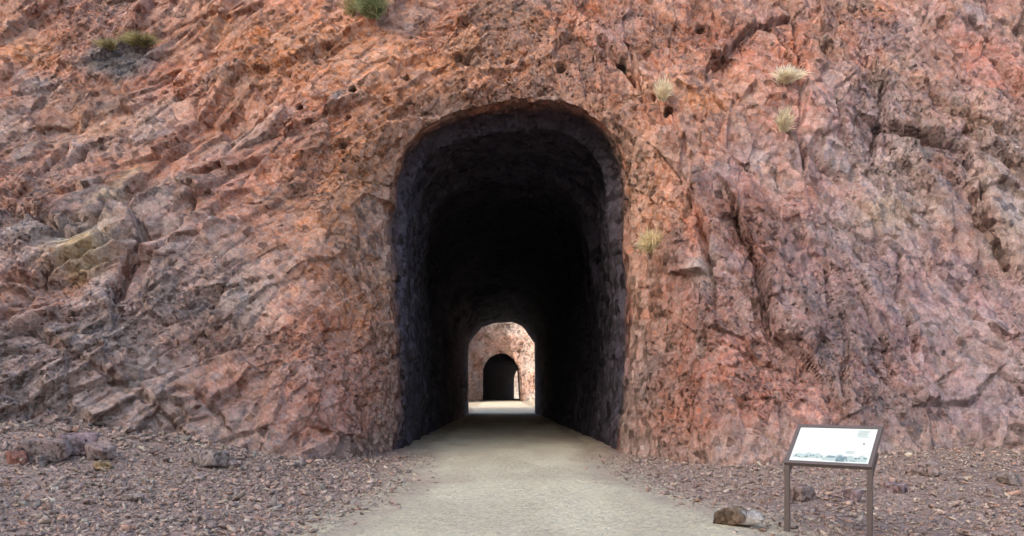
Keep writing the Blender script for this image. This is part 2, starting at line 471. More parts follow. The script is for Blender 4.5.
for b_ in [(990, 60, 70, 55), (745, 40, 60, 40), (680, 250, 30, 90), (740, 330, 60, 120), (815, 380, 60, 60), (700, 410, 90, 60), (320, 380, 60, 60), (5, 345, 22, 22), (760, 120, 40, 40)]: mixc(BRICK * 1.12, .62 * blob(*b_))
for b_ in [(850, 110, 70, 60), (850, 250, 90, 90), (940, 300, 110, 110), (720, 270, 30, 40), (960, 440, 110, 60), (640, 400, 20, 50), (630, 20, 24, 30), (730, 160, 35, 55)]: mixc(PURPLE, .65 * blob(*b_))
for b_ in [(25, 215, 34, 30), (105, 225, 34, 40), (70, 350, 90, 60), (110, 410, 110, 40), (225, 300, 40, 50), (1000, 200, 40, 60), (385, 340, 18, 110), (225, 140, 30, 22), (715, 265, 18, 22), (735, 340, 12, 14)]: mixc(PALE * .86, .6 * blob(*b_))
for b_ in [(112, 188, 14, 12), (65, 255, 26, 20), (75, 240, 26, 14), (120, 170, 10, 12)]: mixc(OCHRE, .7 * blob(*b_))
mixc(np.array([.36, .31, .21]), .5 * blob(70, 235, 30, 20) + .3 * blob(900, 200, 40, 26))
w_ = wall_xz(122, 66)
d_ = ((XZ[:, 0] + .25 * warp[:, 0] - w_[0]) / 1.15) ** 2 + ((XZ[:, 1] + .25 * warp[:, 1] - w_[1]) / .62) ** 2
mixc(SLATE, .85 * (1 - S(d_ * .9 - .3)))
for b_ in [(10, 148, 14, 8), (925, 138, 26, 8), (25, 92, 18, 16), (330, 100, 6, 8)]: mixc(SLATE * 1.15, .7 * blob(*b_))
# each block has a slightly different shade
var = lambda i, kk: u01(rehash(i, kk)) * 2 - 1
col = col * (1 + .13 * var(i1, 20) + .15 * var(i2, 21) + .16 * var(i3, 22))[:, None]
sat = .12 * var(i2, 23) + .12 * var(i3, 24) + .1 * var(i1, 25)
lum = col.mean(1, keepdims=True)
col = lum + (col - lum) * (1 + sat)[:, None]
# bored walls: near-black violet past the lip, the bore's darkness put into the colour
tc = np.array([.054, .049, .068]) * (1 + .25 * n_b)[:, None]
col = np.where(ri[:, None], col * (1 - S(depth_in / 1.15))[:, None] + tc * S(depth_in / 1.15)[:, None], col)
mixc(np.array([.075, .078, .072]), .9 * holes)
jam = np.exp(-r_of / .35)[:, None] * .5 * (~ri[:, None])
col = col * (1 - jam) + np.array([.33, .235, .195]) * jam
gz_ = ground_h(P[:, 0], np.minimum(P[:, 1], 22), False)
ft_ = (1 - S((P[:, 2] - gz_ - .1 + .35 * n_c) / .75)) * .75 * (~ri)
col = col * (1 - ft_)[:, None] + np.array([.285, .208, .185]) * ft_[:, None]
col = np.clip(col, .02, .8)

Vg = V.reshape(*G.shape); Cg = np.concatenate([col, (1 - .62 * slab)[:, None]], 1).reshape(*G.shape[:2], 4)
nv_cliff = G.shape[1] - n_in
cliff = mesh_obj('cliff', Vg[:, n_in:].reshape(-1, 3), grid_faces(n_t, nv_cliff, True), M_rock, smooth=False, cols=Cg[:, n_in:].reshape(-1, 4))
tag(cliff, 'reddish fractured rock cliff around the near tunnel mouth', 'cliff', kind='structure')
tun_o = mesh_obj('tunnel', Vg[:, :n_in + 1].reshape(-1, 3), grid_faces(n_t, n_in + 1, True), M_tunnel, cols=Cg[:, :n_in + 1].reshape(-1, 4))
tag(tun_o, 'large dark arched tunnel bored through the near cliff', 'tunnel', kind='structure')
CV = Vg[:, n_in:].reshape(-1, 3)
CV = CV[(CV[:, 1] < 40)]
CPX = CX + F * CV[:, 0] / CV[:, 1]; CPY = HY - F * (CV[:, 2] - EYE) / CV[:, 1]
def hit(px, py):
    """where the line of sight at a pixel meets the finished cliff"""
    d_ = np.hypot(CPX - px, CPY - py); m = d_ < 2.5
    i = np.where(m)[0]; return CV[i[np.argmin(CV[i, 1])]]

# ------------------------------------------------------------------ back of the near hill and the far cliff with the second tunnel
def simple_face(name, cont, dirs, y0, fy, steps, mat, palette, amp, seed, flip, wc=3., extra=None):
    X = cont[:, None, 0] + dirs[:, None, 0] * steps[None]; Z = cont[:, None, 1] + dirs[:, None, 1] * steps[None]
    kk = np.clip(steps[None] / wc, 0, 1); kk = 1 - (1 - kk) ** 2
    Y = y0 + (fy(X, Z) - y0) * kk
    G = np.stack([X, Y, Z], 2)
    if extra is not None: G = np.concatenate([extra[:, :0:-1], G], 1)
    Nn = base_normals(G)
    P = G.reshape(-1, 3)
    a, ia = facets(P, 3.2, seed, .35, .35, .15); b_, ib = facets(P, 1.2, seed + 1, .16, .4, .08)
    hh = (a + b_ + .5 * fbm(P * .2, 3, seed + 2)) * amp
    hh = hh * (1 - .93 * np.exp(-np.r_[np.zeros(G.shape[1] - len(steps)), steps] / 2.0)[None].repeat(G.shape[0], 0).ravel())
    if extra is not None:
        m = np.zeros(G.shape[:2]); m[:, :extra.shape[1] - 1] = 1; hh = hh * (1 - .6 * m.ravel())
    V = P + Nn.reshape(-1, 3) * hh[:, None]
    n1 = S(fbm(P * .3, 4, seed + 5) * 1.6 + .5)[:, None]
    cc = palette[0] * (1 - n1) + palette[1] * n1
    cc = cc * (1 + .15 * (u01(rehash(ib, 3)) * 2 - 1) + .1 * (u01(rehash(ia, 3)) * 2 - 1))[:, None]
    return G, V.reshape(G.shape), cc.reshape(G.shape)

E1c, DE1c = contour(ex, 24, 70, 6.2, 6.2, smooth=0)
st_ = np.array([0, .4, .9, 1.6, 2.5, 3.5, 5, 7, 9.5, 12, 15, 19, 24, 30])
G_, V_, c_ = simple_face('h', E1c, DE1c, YE, lambda x, z: YE + .6 - .30 * np.maximum(z, 0) - .03 * np.maximum(z - 9, 0) ** 2, st_, M_far, (GREY, RED), .6, 510, True)
V_[:, 0] = G_[:, 0]
o = mesh_obj('hill', V_.reshape(-1, 3), grid_faces(*G_.shape[:2]), M_far, cols=c_.reshape(-1, 3))
tag(o, 'back slope of the near rock hill around the far tunnel mouth', 'hill', kind='structure')

Y2 = 137.
t2_px = [(483, 410), (483, 400), (483, 371), (485.5, 363), (490.5, 357), (496, 354), (502, 353), (508, 354.5), (514, 360), (518.5, 368), (520.5, 400), (520.5, 410)]
t2 = [(at(px, py, Y2)[0], at(px, py, Y2)[2]) for px, py in t2_px]
C2, D2 = contour(t2, 50, 170, 6.6, 5.6)
s2 = np.r_[0, np.cumsum(np.linspace(.4, 2.6, 40))]; s2 *= 60 / s2[-1]
sh = -.035 * s2 + .00211 * s2 ** 2
in2 = np.stack([C2[:, None, 0] + sh[None], np.broadcast_to(Y2 + s2[None], (len(C2), len(s2))), np.broadcast_to(C2[:, None, 1], (len(C2), len(s2)))], 2)
def fy2(x, z):
    y = Y2 - 2.6 + .25 * np.maximum(z, 0) + .05 * np.maximum(z - 14, 0) ** 2
    y = y - 34 * S((x - 2.2) / 11) - 16 * S((-x - 5.2) / 9)
    return y
st2 = [0]
while st2[-1] < 34: st2.append(st2[-1] + max(.16, .03 * st2[-1]))
st2 = np.array(st2)
G2, V2, c2 = simple_face('c', C2, D2, Y2, fy2, st2, M_far, (PINK * .78, PALE * .74), .75, 610, True, wc=1.8, extra=in2)
k2 = in2.shape[1] - 1
c2[:, :k2] = np.array([.020, .020, .027])  # darkness of the second bore painted into its walls
o = mesh_obj('cliff', V2[:, k2:].reshape(-1, 3), grid_faces(len(C2), V2.shape[1] - k2, True), M_far, cols=c2[:, k2:].reshape(-1, 3))
tag(o, 'pale sunlit rock cliff seen through the tunnel', 'cliff', kind='structure')
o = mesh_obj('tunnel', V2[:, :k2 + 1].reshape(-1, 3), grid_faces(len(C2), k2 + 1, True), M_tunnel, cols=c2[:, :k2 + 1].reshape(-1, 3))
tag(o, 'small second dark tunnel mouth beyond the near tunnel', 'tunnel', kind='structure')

def terrain(name, xs, ys, fz, mat, palette, seed, label, cat):
    X, Y = np.meshgrid(xs, ys, indexing='ij'); Pp = np.stack([X.ravel(), Y.ravel(), 0 * X.ravel()], 1)
    Zz = fz(Pp[:, 0], Pp[:, 1], Pp); V = np.stack([Pp[:, 0], Pp[:, 1], Zz], 1)
    n1 = S(fbm(V * .06, 4, seed) * 1.6 + .5)[:, None]
    o = mesh_obj(name, V, grid_faces(len(xs), len(ys), True), mat, cols=palette[0] * (1 - n1) + palette[1] * n1)
    return tag(o, label, cat, kind='structure')
# ridge out of view, added to keep the near cliff in shade
def shade_ridge(x, y, p):
    d = -(x + y) * .7071; c = y - x
    return -1 + 78 * S((d - 45) / 42) * S((95 - c) / 45) * S((c + 78) / 40) * (.95 + .2 * fbm(p * .03, 4, 701)) + 1.6 * fbm(p * .2, 4, 702)
terrain('hill', np.linspace(-210, 40, 80), np.linspace(-230, 40, 80), shade_ridge,
        M_far, (GREY, RED), 700, 'unseen ridge added behind and left of the trail to shade the near cliff', 'hill')
terrain('hill', np.linspace(-30, 60, 60), np.linspace(222, 270, 30),
        lambda x, y, p: -1 + 26 * S((y - 224) / 18) + 1.5 * fbm(p * .2, 4, 712), M_far, (PINK * .6, PALE * .6), 710, 'sunlit slope beyond the second tunnel', 'hill')

# ------------------------------------------------------------------ ground, trail
def axis(lo, hi, fine, far_lo, far_hi, growth=1.12):
    a = list(np.arange(lo, hi + 1e-6, fine))
    s = fine; b_ = []
    x = hi
    while x < far_hi: s *= growth; x += s; b_.append(x)
    s = fine; c = []; x = lo
    while x > far_lo: s *= growth; x -= s; c.append(x)
    return np.array(c[::-1] + a + b_)
gx = axis(-12.5, 12.5, .05, -700, 700); gy = axis(6.5, 20, .05, -700, 700, 1.09)
X, Y = np.meshgrid(gx, gy, indexing='ij'); x, y = X.ravel(), Y.ravel()
z = ground_h(x, y) - .02
Pg = np.stack([x, y, z], 1)
def trail_edges(y):
    """left and right edge of the trodden trail"""
    y = np.asarray(y, float)
    l = np.interp(y, [-60, 5, 8.5, 10.5, 13, 16, 20.7, 24, 40, 71, 90, 137, 215], [-2.6, -2.5, -2.25, -1.85, -1.75, -1.95, -2.2, -2.6, -2.7, -3.5, -4.6, -4.6, -3.2])
    r = np.interp(y, [-60, 5, 8.5, 10.0, 11.5, 13, 16, 20.7, 24, 40, 71, 90, 137, 215], [3.9, 3.7, 2.95, 2.65, 2.25, 2.0, 1.85, 2.0, 2.3, 2.4, 1.9, 2.6, 1.3, 5.5])
    return l, r
DUST = np.array([.33, .245, .21]); DUST2 = np.array([.275, .205, .18]); GRIT = np.array([.54, .50, .37]); GRIT2 = np.array([.46, .41, .305])
n1 = S(fbm(Pg * .5, 4, 201) * 1.5 + .5)[:, None]
gc = DUST * (1 - n1) + DUST2 * n1
l, r = trail_edges(y)
near_t = np.minimum(x - l, r - x)                       # > 0 on the trail
w_ = S((near_t + 1.0) / 1.3 + .3 * fbm(Pg * 2, 3, 203))[:, None]
gc = gc * (1 - w_) + GRIT2 * w_
wf = S((y - 70) / 8)[:, None]; gc = gc * (1 - wf) + np.array([.28, .25, .20]) * wf
o = mesh_obj('ground', Pg, grid_faces(len(gx), len(gy), True), M_ground, cols=gc)
tag(o, 'rubbly purple brown ground at the foot of the cliff', 'ground', kind='structure')

ty = np.concatenate([np.arange(-60, 5, 1.), np.arange(5, 24, .06), np.arange(24, 72, .5), np.arange(72, 216, 1.5)])
tu = np.linspace(0, 1, 90)
l, r = trail_edges(ty)
rag = lambda seed, yy: .22 * fbm(np.stack([yy * .9, 0 * yy, 0 * yy], 1), 4, seed) + .12 * fbm(np.stack([yy * 4, 0 * yy, 0 * yy], 1), 2, seed + 9)
l = l + rag(31, ty); r = r + rag(77, ty)
TX = l[:, None] + (r - l)[:, None] * tu[None]; TY = np.broadcast_to(ty[:, None], TX.shape)
x, y = TX.ravel(), TY.ravel()
edge = np.minimum(x - np.repeat(l, len(tu)), np.repeat(r, len(tu)) - x)
z = ground_h(x, y) - .02 + .004 + .018 * S(edge / .5)
Pt = np.stack([x, y, z], 1)
n1 = S(fbm(Pt * np.array([1.2, .4, 1]), 4, 221) * 1.6 + .5)[:, None]
tc_ = GRIT * n1 + GRIT2 * (1 - n1)
w_ = (1 - S(edge / .75 + .25 * fbm(Pt * 2.5, 3, 222)))[:, None] * .85
tc_ = tc_ * (1 - w_) + np.array([.34, .285, .225]) * w_
w_ = (.45 * S(fbm(Pt * np.array([.7, .35, 1]), 3, 225) * 2 - .1) * (1 - S((edge - .9) / .8)))[:, None]; tc_ = tc_ * (1 - w_) + np.array([.30, .22, .175]) * w_
wf = S((y - 70) / 8)[:, None]; tc_ = tc_ * (1 - wf) + np.array([.33, .30, .24]) * wf
o = mesh_obj('trail', Pt, grid_faces(len(ty), len(tu), False), M_trail, cols=tc_)
tag(o, 'pale beige gravel trail leading into the tunnel', 'trail', kind='structure')

# ------------------------------------------------------------------ loose gravel: one mass
protos = []
for k in range(24):
    bm = bmesh.new()
    for _ in range(random.choice((6, 7, 7, 8))):
        v = Vector((random.gauss(0, 1), random.gauss(0, 1), random.gauss(0, 1))).normalized() * random.uniform(.8, 1.1)
        bm.verts.new((v.x, v.y * random.uniform(.6, .95), v.z * random.uniform(.25, .55)))
    res = bmesh.ops.convex_hull(bm, input=bm.verts)
    bmesh.ops.delete(bm, geom=[v for v in bm.verts if not v.link_faces], context='VERTS')
    bmesh.ops.triangulate(bm, faces=bm.faces)
    bm.verts.index_update()
    protos.append((np.array([v.co[:] for v in bm.verts]), np.array([[v.index for v in f.verts] for f in bm.faces]))); bm.free()

def rots(n, tilt):
    a = rng.uniform(0, 2 * math.pi, n); b_ = rng.normal(0, tilt, n); c_ = rng.normal(0, tilt, n)
    def R(ax, t):
        M_ = np.zeros((n, 3, 3)); c, s = np.cos(t), np.sin(t); i, j = [(1, 2), (2, 0), (0, 1)][ax]
        M_[:, ax, ax] = 1; M_[:, i, i] = c; M_[:, j, j] = c; M_[:, i, j] = -s; M_[:, j, i] = s; return M_
    return R(2, a) @ R(0, b_) @ R(1, c_)

def scatter(n, sampler, size, seed):
    x, y = sampler(n)
    s = size(len(x))
    keep = np.ones(len(x), bool)
    z = ground_h(x, y) - .02
    return x, y, z, s
def samp(x0, x1, y0, y1, dens):
    def f(n):
        x = rng.uniform(x0, x1, n); y = y0 + (y1 - y0) * rng.uniform(0, 1, n) ** 1.05
        k = rng.uniform(0, 1, n) < dens(x, y); return x[k], y[k]
    return f
def dens_side(x, y):
    l, r = trail_edges(y)
    d_ = np.minimum(x - l, r - x)
    nz = .5 + .5 * fbm(np.stack([x * .8, y * .8, 0 * x], 1), 3, 301)
    return np.where(d_ > 0, .20 * np.exp(-d_ / .35), np.clip(.25 + (-d_) / 1.2, 0, 1)) * (.55 + .6 * nz)
sets = []
ln = lambda m, s, lo, hi: (lambda n: np.clip(rng.lognormal(math.log(m), s, n), lo, hi))
sets.append(scatter(24000, samp(-12, -1.2, 7.5, 19, dens_side), ln(.037, .5, .014, .13), 1))
sets.append(scatter(21000, samp(1.0, 12.5, 7.5, 19, dens_side), ln(.033, .48, .014, .12), 2))
foot = lambda x, y: np.exp(-np.abs(y - face_near(x, .4 + 0 * x) + .55) / .75) * (np.abs(x) > 3.6) * (.35 + .65 * (x < 0))
sets.append(scatter(5200, samp(-12, 12, 10, 19, foot), ln(.080, .5, .04, .26), 6))
sets.append(scatter(34000, samp(-12, 12.5, 7.5, 20, dens_side), ln(.022, .3, .012, .045), 3))
sets.append(scatter(16000, samp(-3.6, 3.9, 7.5, 20, lambda x, y: np.exp(-np.abs(np.minimum(x - trail_edges(y)[0], trail_edges(y)[1] - x)) / .38)), ln(.013, .35, .007, .03), 5))
sets.append(scatter(260, samp(-2.4, 2.6, 7.5, 20, lambda x, y: .5 + 0 * x), ln(.026, .35, .014, .05), 7))
sets.append(scatter(2500, samp(-2.6, 2.8, 7.5, 20, lambda x, y: .25 + 0 * x), ln(.012, .35, .006, .03), 4))
x = np.concatenate([s[0] for s in sets]); y = np.concatenate([s[1] for s in sets]); z = np.concatenate([s[2] for s in sets]); sz = np.concatenate([s[3] for s in sets])
fy_ = face_near(x, np.maximum(z, 0)); kx = np.abs(x) > 4.3
keep = ~(kx & (y > fy_ + .6)) & ~((y > 19.5) & (np.abs(x) > 2.8))
x, y, z, sz = x[keep], y[keep], z[keep], sz[keep]
n = len(x); R_ = rots(n, .5); pid = rng.integers(0, len(protos), n)
el = rng.uniform(.7, 1.5, n)
pal = np.array([[.30, .22, .195], [.26, .20, .19], [.35, .28, .24], [.23, .18, .17], [.34, .22, .18], [.43, .37, .31], [.32, .26, .225], [.28, .245, .22]])
pal = pal * np.array([1.2, 1.18, 1.12])
pc = pal[rng.choice(8, n, p=[.25, .2, .12, .16, .1, .03, .08, .06])] * rng.uniform(.70, 1.42, n)[:, None]
Vs, Fs, Cs = [], [], []; off = 0
for k, (pv, pf) in enumerate(protos):
    idx = np.where(pid == k)[0]
    if not len(idx): continue
    loc = pv[None] * (sz[idx, None, None]) * np.stack([el[idx], 1 / el[idx], np.ones(len(idx))], 1)[:, None]
    W = np.einsum('nij,nvj->nvi', R_[idx], loc) + np.stack([x[idx], y[idx], z[idx] + sz[idx] * .22], 1)[:, None]
    Vs.append(W.reshape(-1, 3)); Cs.append(np.repeat(pc[idx], len(pv), 0))
    Fs.append((pf[None] + (off + np.arange(len(idx)) * len(pv))[:, None, None]).reshape(-1, 3)); off += len(idx) * len(pv)
o = mesh_obj('gravel', np.concatenate(Vs), np.concatenate(Fs), M_stone, smooth=False, cols=np.concatenate(Cs))
tag(o, 'loose angular purple grey gravel along both sides of the trail', 'gravel', kind='stuff')

# ------------------------------------------------------------------ fallen rocks, each a thing
def rock_shape(seed, size, planes=13, sub=4, soft=14.):
    r_ = np.random.default_rng(seed)
    bm = bmesh.new(); bmesh.ops.create_icosphere(bm, subdivisions=sub, radius=1)
    V = np.array([v.co[:] for v in bm.verts]); Fc = np.array([[v.index for v in f.verts] for f in bm.faces]); bm.free()
    pn = r_.normal(size=(planes, 3)); pn /= np.linalg.norm(pn, axis=1, keepdims=True)
    pn = np.concatenate([pn, [[0, 0, 1], [0, 0, -1], [1, 0, 0], [-1, 0, 0], [0, 1, 0], [0, -1, 0]] + r_.normal(0, .15, (6, 3))])
    pd = r_.uniform(.62, .95, len(pn))
    t = np.maximum(V @ pn.T, 1e-3) / pd
    rad = 1 / (np.power(np.power(t, soft).sum(1), 1 / soft))
    V = V * rad[:, None]
    V = V + V * (.05 * fbm(V * 2.2 + seed, 4, seed) + .02 * fbm(V * 9 + seed, 3, seed + 3))[:, None]
    V = V / (V.max(0) - V.min(0)) * np.array(size)
    return V, Fc

def fallen_rock(px, py, size, rz, color, label, seed, tilt=0, sink=.22, group='fallen rocks at the foot of the cliff', Yd=None, color2=None, wedge=False, planes=6, soft=45.):
    # py is where its foot meets the ground
    Yd = Yd or 12.0
    for _ in range(40):
        p = at(px, py, Yd); g = float(ground_h(np.array([p[0]]), np.array([Yd]))[0])
        Yd = .5 * Yd + .5 * (EYE - g) * F / max(py - HY, 8)
    p = at(px, py, Yd)
    V, Fc = rock_shape(seed, size, planes, 4, soft)
    if wedge: V[:, 2] = (V[:, 2] + size[2] / 2) * (1 - .30 * S((V[:, 0] / size[0] + .12) / .3)) - size[2] / 2
    n1 = fbm(V * 3 / max(size) + seed, 4, seed + 1)[:, None]
    cc = np.array(color) * (1 + .28 * n1)
    if color2 is not None:
        w = S((V[:, :1] / size[0] + .12 + .25 * n1) / .12); cc = cc * (1 - w) + np.array(color2) * (1 + .35 * n1) * w
    g = float(ground_h(np.array([p[0]]), np.array([Yd + size[1] * .4]))[0])
    o = mesh_obj('fallen_rock', V, Fc, M_boulder, cols=cc)
    o.location = (p[0], Yd + size[1] * .42, g + size[2] * (.5 - sink)); o.rotation_euler = (tilt, 0, rz)
    return tag(o, label, 'rock', group)

fallen_rock(747, 528, (.52, .32, .28), -.05, (.16, .112, .080), 'brown and pale grey broken rock at the trail edge left of the sign', 901, sink=.04, color2=(.40, .37, .345), wedge=True, planes=5, soft=45.)
fallen_rock(36, 440, (.9, .55, .42), .25, GREY * 1.05, 'large grey brown flat slab under the left cliff, biggest of the fallen rocks', 902, tilt=.1)
fallen_rock(70, 455, (.62, .45, .42), .3, PURPLE * 1.1, 'purple brown block at the head of the left rubble', 904)
fallen_rock(97, 459, (.45, .38, .36), -.4, GREY * 1.05, 'brown block leaning on the purple brown rock', 905, tilt=.15)
fallen_rock(100, 470, (.32, .22, .16), .1, OCHRE * .75, 'small yellowish rock in front of the brown block at left', 906)
fallen_rock(13, 451, (.34, .3, .24), .5, BRICK * .9, 'brick red block near the left edge of the rubble', 907)
fallen_rock(40, 455, (.3, .24, .2), .9, PALE * .8, 'small pale grey stone between the red block and the purple rock', 908)
fallen_rock(203, 466, (.75, .36, .36), -.45, PALE * .72, 'long slab of grey rock leaning at the foot of the left cliff', 909, tilt=-.2)
fallen_rock(232, 468, (.28, .24, .18), .2, GREY * 1.3, 'small light stone right of the long leaning slab', 910)
fallen_rock(806, 500, (.36, .28, .24), .4, GREY * .9, 'grey brown stone seen between the two sign posts', 911)
fallen_rock(857, 503, (.26, .24, .2), -.2, PURPLE * .95, 'purple stone just left of the right sign post', 912)
fallen_rock(1011, 484, (.36, .28, .22), .3, PALE * .82, 'pale stone on the rubble at the right edge', 913)
fallen_rock(934, 476, (.5, .34, .26), -.6, GREY * 1.1, 'grey block at the foot of the right cliff', 914)
fallen_rock(900, 492, (.3, .26, .16), .7, PURPLE * 1.1, 'flat purple stone on the rubble right of the sign', 915)
fallen_rock(130, 500, (.30, .2, .1), .2, PALE * .9, 'flat pale shard in the middle of the left gravel', 916, sink=.2)

# ------------------------------------------------------------------ plants on the cliff
def tuft_mat(name, c1, c2):
    m, nt, b = new_mat(name); L = nt.links
    a = N(nt, 'ShaderNodeAttribute', attribute_name='tint'); L.new(a.outputs['Color'], b.inputs['Base Color'])
    b.inputs['Roughness'].default_value = .8; b.inputs['Specular IOR Level'].default_value = .2
    tr = N(nt, 'ShaderNodeBsdfTranslucent'); L.new(a.outputs['Color'], tr.inputs['Color'])
    ms = N(nt, 'ShaderNodeMixShader'); ms.inputs[0].default_value = .45
    L.new(b.outputs[0], ms.inputs[1]); L.new(tr.outputs[0], ms.inputs[2]); L.new(ms.outputs[0], nt.nodes['Material Output'].inputs['Surface'])
    return m
M_blade = tuft_mat('dry_blade', None, None)

def tuft(px, py, w, hgt, n, c1, c2, name, label, cat, droop=.5, seed=1, thick=.016, leaves=0):
    r_ = random.Random(seed)
    p0 = hit(px, py); w, hgt = w * 1.25, hgt * 1.25
    root = np.array(p0)
    Vv, Fv, Cc = [], [], []
    stemV, stemF, stemC = [], [], []
    for k in range(n):
        a = r_.uniform(0, 2 * math.pi); e = r_.uniform(.05, 1.0) ** .7
        d_ = np.array([math.cos(a) * e, -abs(math.sin(a)) * e * .9 - .25, r_.uniform(.25, 1.0)]); d_ /= np.linalg.norm(d_)
        Lb = r_.uniform(.5, 1.0); dim = np.array([w / 1.5, w / 1.6, hgt])
        b0 = np.array([r_.gauss(0, .10) * w, -.03, r_.gauss(0, .06) * hgt])
        side_ = np.cross(d_, [0, -1, .2]); side_ /= np.linalg.norm(side_) + 1e-6
        t0 = len(Vv); c = np.array(c1) + (np.array(c2) - np.array(c1)) * r_.random(); c = c * r_.uniform(.75, 1.2)
        for i in range(4):
            t = i / 3
            q = b0 + d_ * dim * Lb * t + np.array([0, -.1 * w, -droop * hgt]) * t * t * Lb * r_.uniform(.4, 1)
            wd = thick * (1 - t * .8)
            Vv += [q - side_ * wd, q + side_ * wd]; Cc += [c, c]
            if i: Fv.append((t0 + 2 * i - 2, t0 + 2 * i - 1, t0 + 2 * i + 1, t0 + 2 * i))
        if leaves:
            for _ in range(leaves):
                t = r_.uniform(.35, 1.05); q = b0 + d_ * dim * Lb * t + np.array([r_.gauss(0, .07), r_.gauss(0, .07), r_.gauss(0, .06)]) * w
                u = np.array([r_.gauss(0, 1) for _ in range(3)]); u /= np.linalg.norm(u); v = np.cross(u, [r_.gauss(0, 1) for _ in range(3)]); v /= np.linalg.norm(v) + 1e-6
                s = r_.uniform(.015, .032); j = len(Vv); cl = c * r_.uniform(.7, 1.3)
                Vv += [q - u * s, q - v * s * .45, q + u * s, q + v * s * .45]; Cc += [cl] * 4; Fv.append((j, j + 1, j + 2, j + 3))
    o = mesh_obj(name, np.array(Vv), Fv, M_blade, smooth=False, cols=np.array(Cc)); o.location = root
    return tag(o, label, cat, 'plants growing on the cliff')

STRAW1, STRAW2 = (.88, .81, .63), (.80, .71, .52)
tuft(663, 96, .42, .56, 320, STRAW1, STRAW2, 'grass_tuft', 'small straw yellow tuft on red rock above right of the tunnel', 'plant', .3, 1)
tuft(650, 247, .74, .72, 560, (.87, .77, .50), STRAW2, 'grass_tuft', 'yellow dry tuft beside the right edge of the tunnel mouth', 'plant', .6, 2)
tuft(786, 82, .70, .42, 380, (.90, .86, .73), STRAW1, 'grass_tuft', 'widest pale straw tuft, upper one on the right cliff', 'plant', .4, 3)
tuft(784, 128, .42, .62, 320, STRAW1, (.6, .52, .36), 'grass_tuft', 'pale hanging straw tuft below the widest tuft', 'plant', .3, 4)
tuft(374, 14, .85, .70, 330, (.24, .29, .15), (.32, .36, .20), 'green_bush', 'green leafy bush at the top of the cliff left of the tunnel', 'bush', .3, 5, leaves=7)
tuft(352, 10, .5, .6, 160, (.50, .42, .24), (.36, .30, .16), 'grass_tuft', 'dry straw grass beside the green bush at the cliff top', 'plant', .3, 8)
tuft(145, 47, .9, .40, 420, (.30, .29, .14), (.46, .40, .22), 'grass_clump', 'olive green grass clump above the slate patch at upper left', 'plant', .5, 6)
tuft(112, 50, .6, .34, 200, (.34, .31, .17), (.46, .40, .24), 'grass_clump', 'thin olive grass at the left end of the slate patch', 'plant', .5, 7)

# ------------------------------------------------------------------ wayside sign
M_frame = plain('brown_metal', (.105, .080, .075), .45, .0, .5, .15, 18, .05)
M_panel = plain('white_panel', (.68, .745, .72), .25, 0, .5, .02, 4)
M_art = plain('printed_art', (.16, .24, .26), .3, 0, .5, .6, 14)
M_art2 = plain('printed_haze', (.40, .49, .47), .3, 0, .5, .25, 9)
M_text = plain('printed_text', (.32, .42, .40), .3, 0, .5, .2, 40)
BL, BR = np.array([2.975, 8.76, .742]), np.array([3.685, 8.20, .742])
u = (BR - BL) / np.linalg.norm(BR - BL); back = np.array([-u[1], u[0], 0.])
up = back * .46 + np.array([0, 0, .405]); slope = np.linalg.norm(up); up /= slope
nrm = np.cross(u, up); Wd = float(np.linalg.norm(BR - BL))
mid = (BL + BR) / 2
sroot = empty('wayside_sign', (mid[0], mid[1], float(ground_h(np.array([mid[0]]), np.array([mid[1]]))[0])), 'slanted white information panel in dark metal frame on two posts', 'sign')
def slab(bm, o_, ax, ay, az, bev=0):
    """box from corner o_ along three edge vectors"""
    vs = [bm.verts.new(tuple(o_ + ax * i + ay * j + az * k_)) for i in (0, 1) for j in (0, 1) for k_ in (0, 1)]
    for f in ((0, 1, 3, 2), (4, 6, 7, 5), (0, 4, 5, 1), (2, 3, 7, 6), (0, 2, 6, 4), (1, 5, 7, 3)): bm.faces.new([vs[i] for i in f])
def finish(bm, name, mat, parent, bev=0):
    bmesh.ops.recalc_face_normals(bm, faces=bm.faces)
    if bev: bmesh.ops.bevel(bm, geom=list(bm.edges), offset=bev, segments=2, affect='EDGES', profile=.6)
    me = bpy.data.meshes.new(name); bm.to_mesh(me); bm.free(); me.materials.append(mat)
    o = bpy.data.objects.new(name, me); C.objects.link(o); o.parent = parent
    p = parent; off_ = Vector((0, 0, 0))
    while p is not None: off_ += p.location; p = p.parent
    me.transform(Matrix.Translation(-off_)); return o
zh = np.array([0, 0, 1.])
fw, ft = .042, .05
bm = bmesh.new()
slab(bm, BL - nrm * ft, u * Wd, up * fw, nrm * ft); slab(bm, BL + up * (slope - fw) - nrm * ft, u * Wd, up * fw, nrm * ft)
slab(bm, BL + up * (fw + .001) - nrm * ft, u * fw, up * (slope - 2 * fw - .002), nrm * ft)
slab(bm, BL + u * (Wd - fw) + up * (fw + .001) - nrm * ft, u * fw, up * (slope - 2 * fw - .002), nrm * ft)
finish(bm, 'frame', M_frame, sroot, .004)
pw, ph = Wd - 2 * fw, slope - 2 * fw
PO = BL + u * (fw + .001) + up * (fw + .001) - nrm * .020
bm = bmesh.new(); slab(bm, PO, u * (pw - .002), up * (ph - .002), nrm * .008)
panel = finish(bm, 'panel', M_panel, sroot)
surf = PO + nrm * .0105
def flat(bm, pts):
    bm.faces.new([bm.verts.new(tuple(surf + u * (pw * a) + up * (ph * b_))) for a, b_ in pts])
def quad(bm, a0, b0, a1, b1): flat(bm, [(a0, b0), (a1, b0), (a1, b1), (a0, b1)])
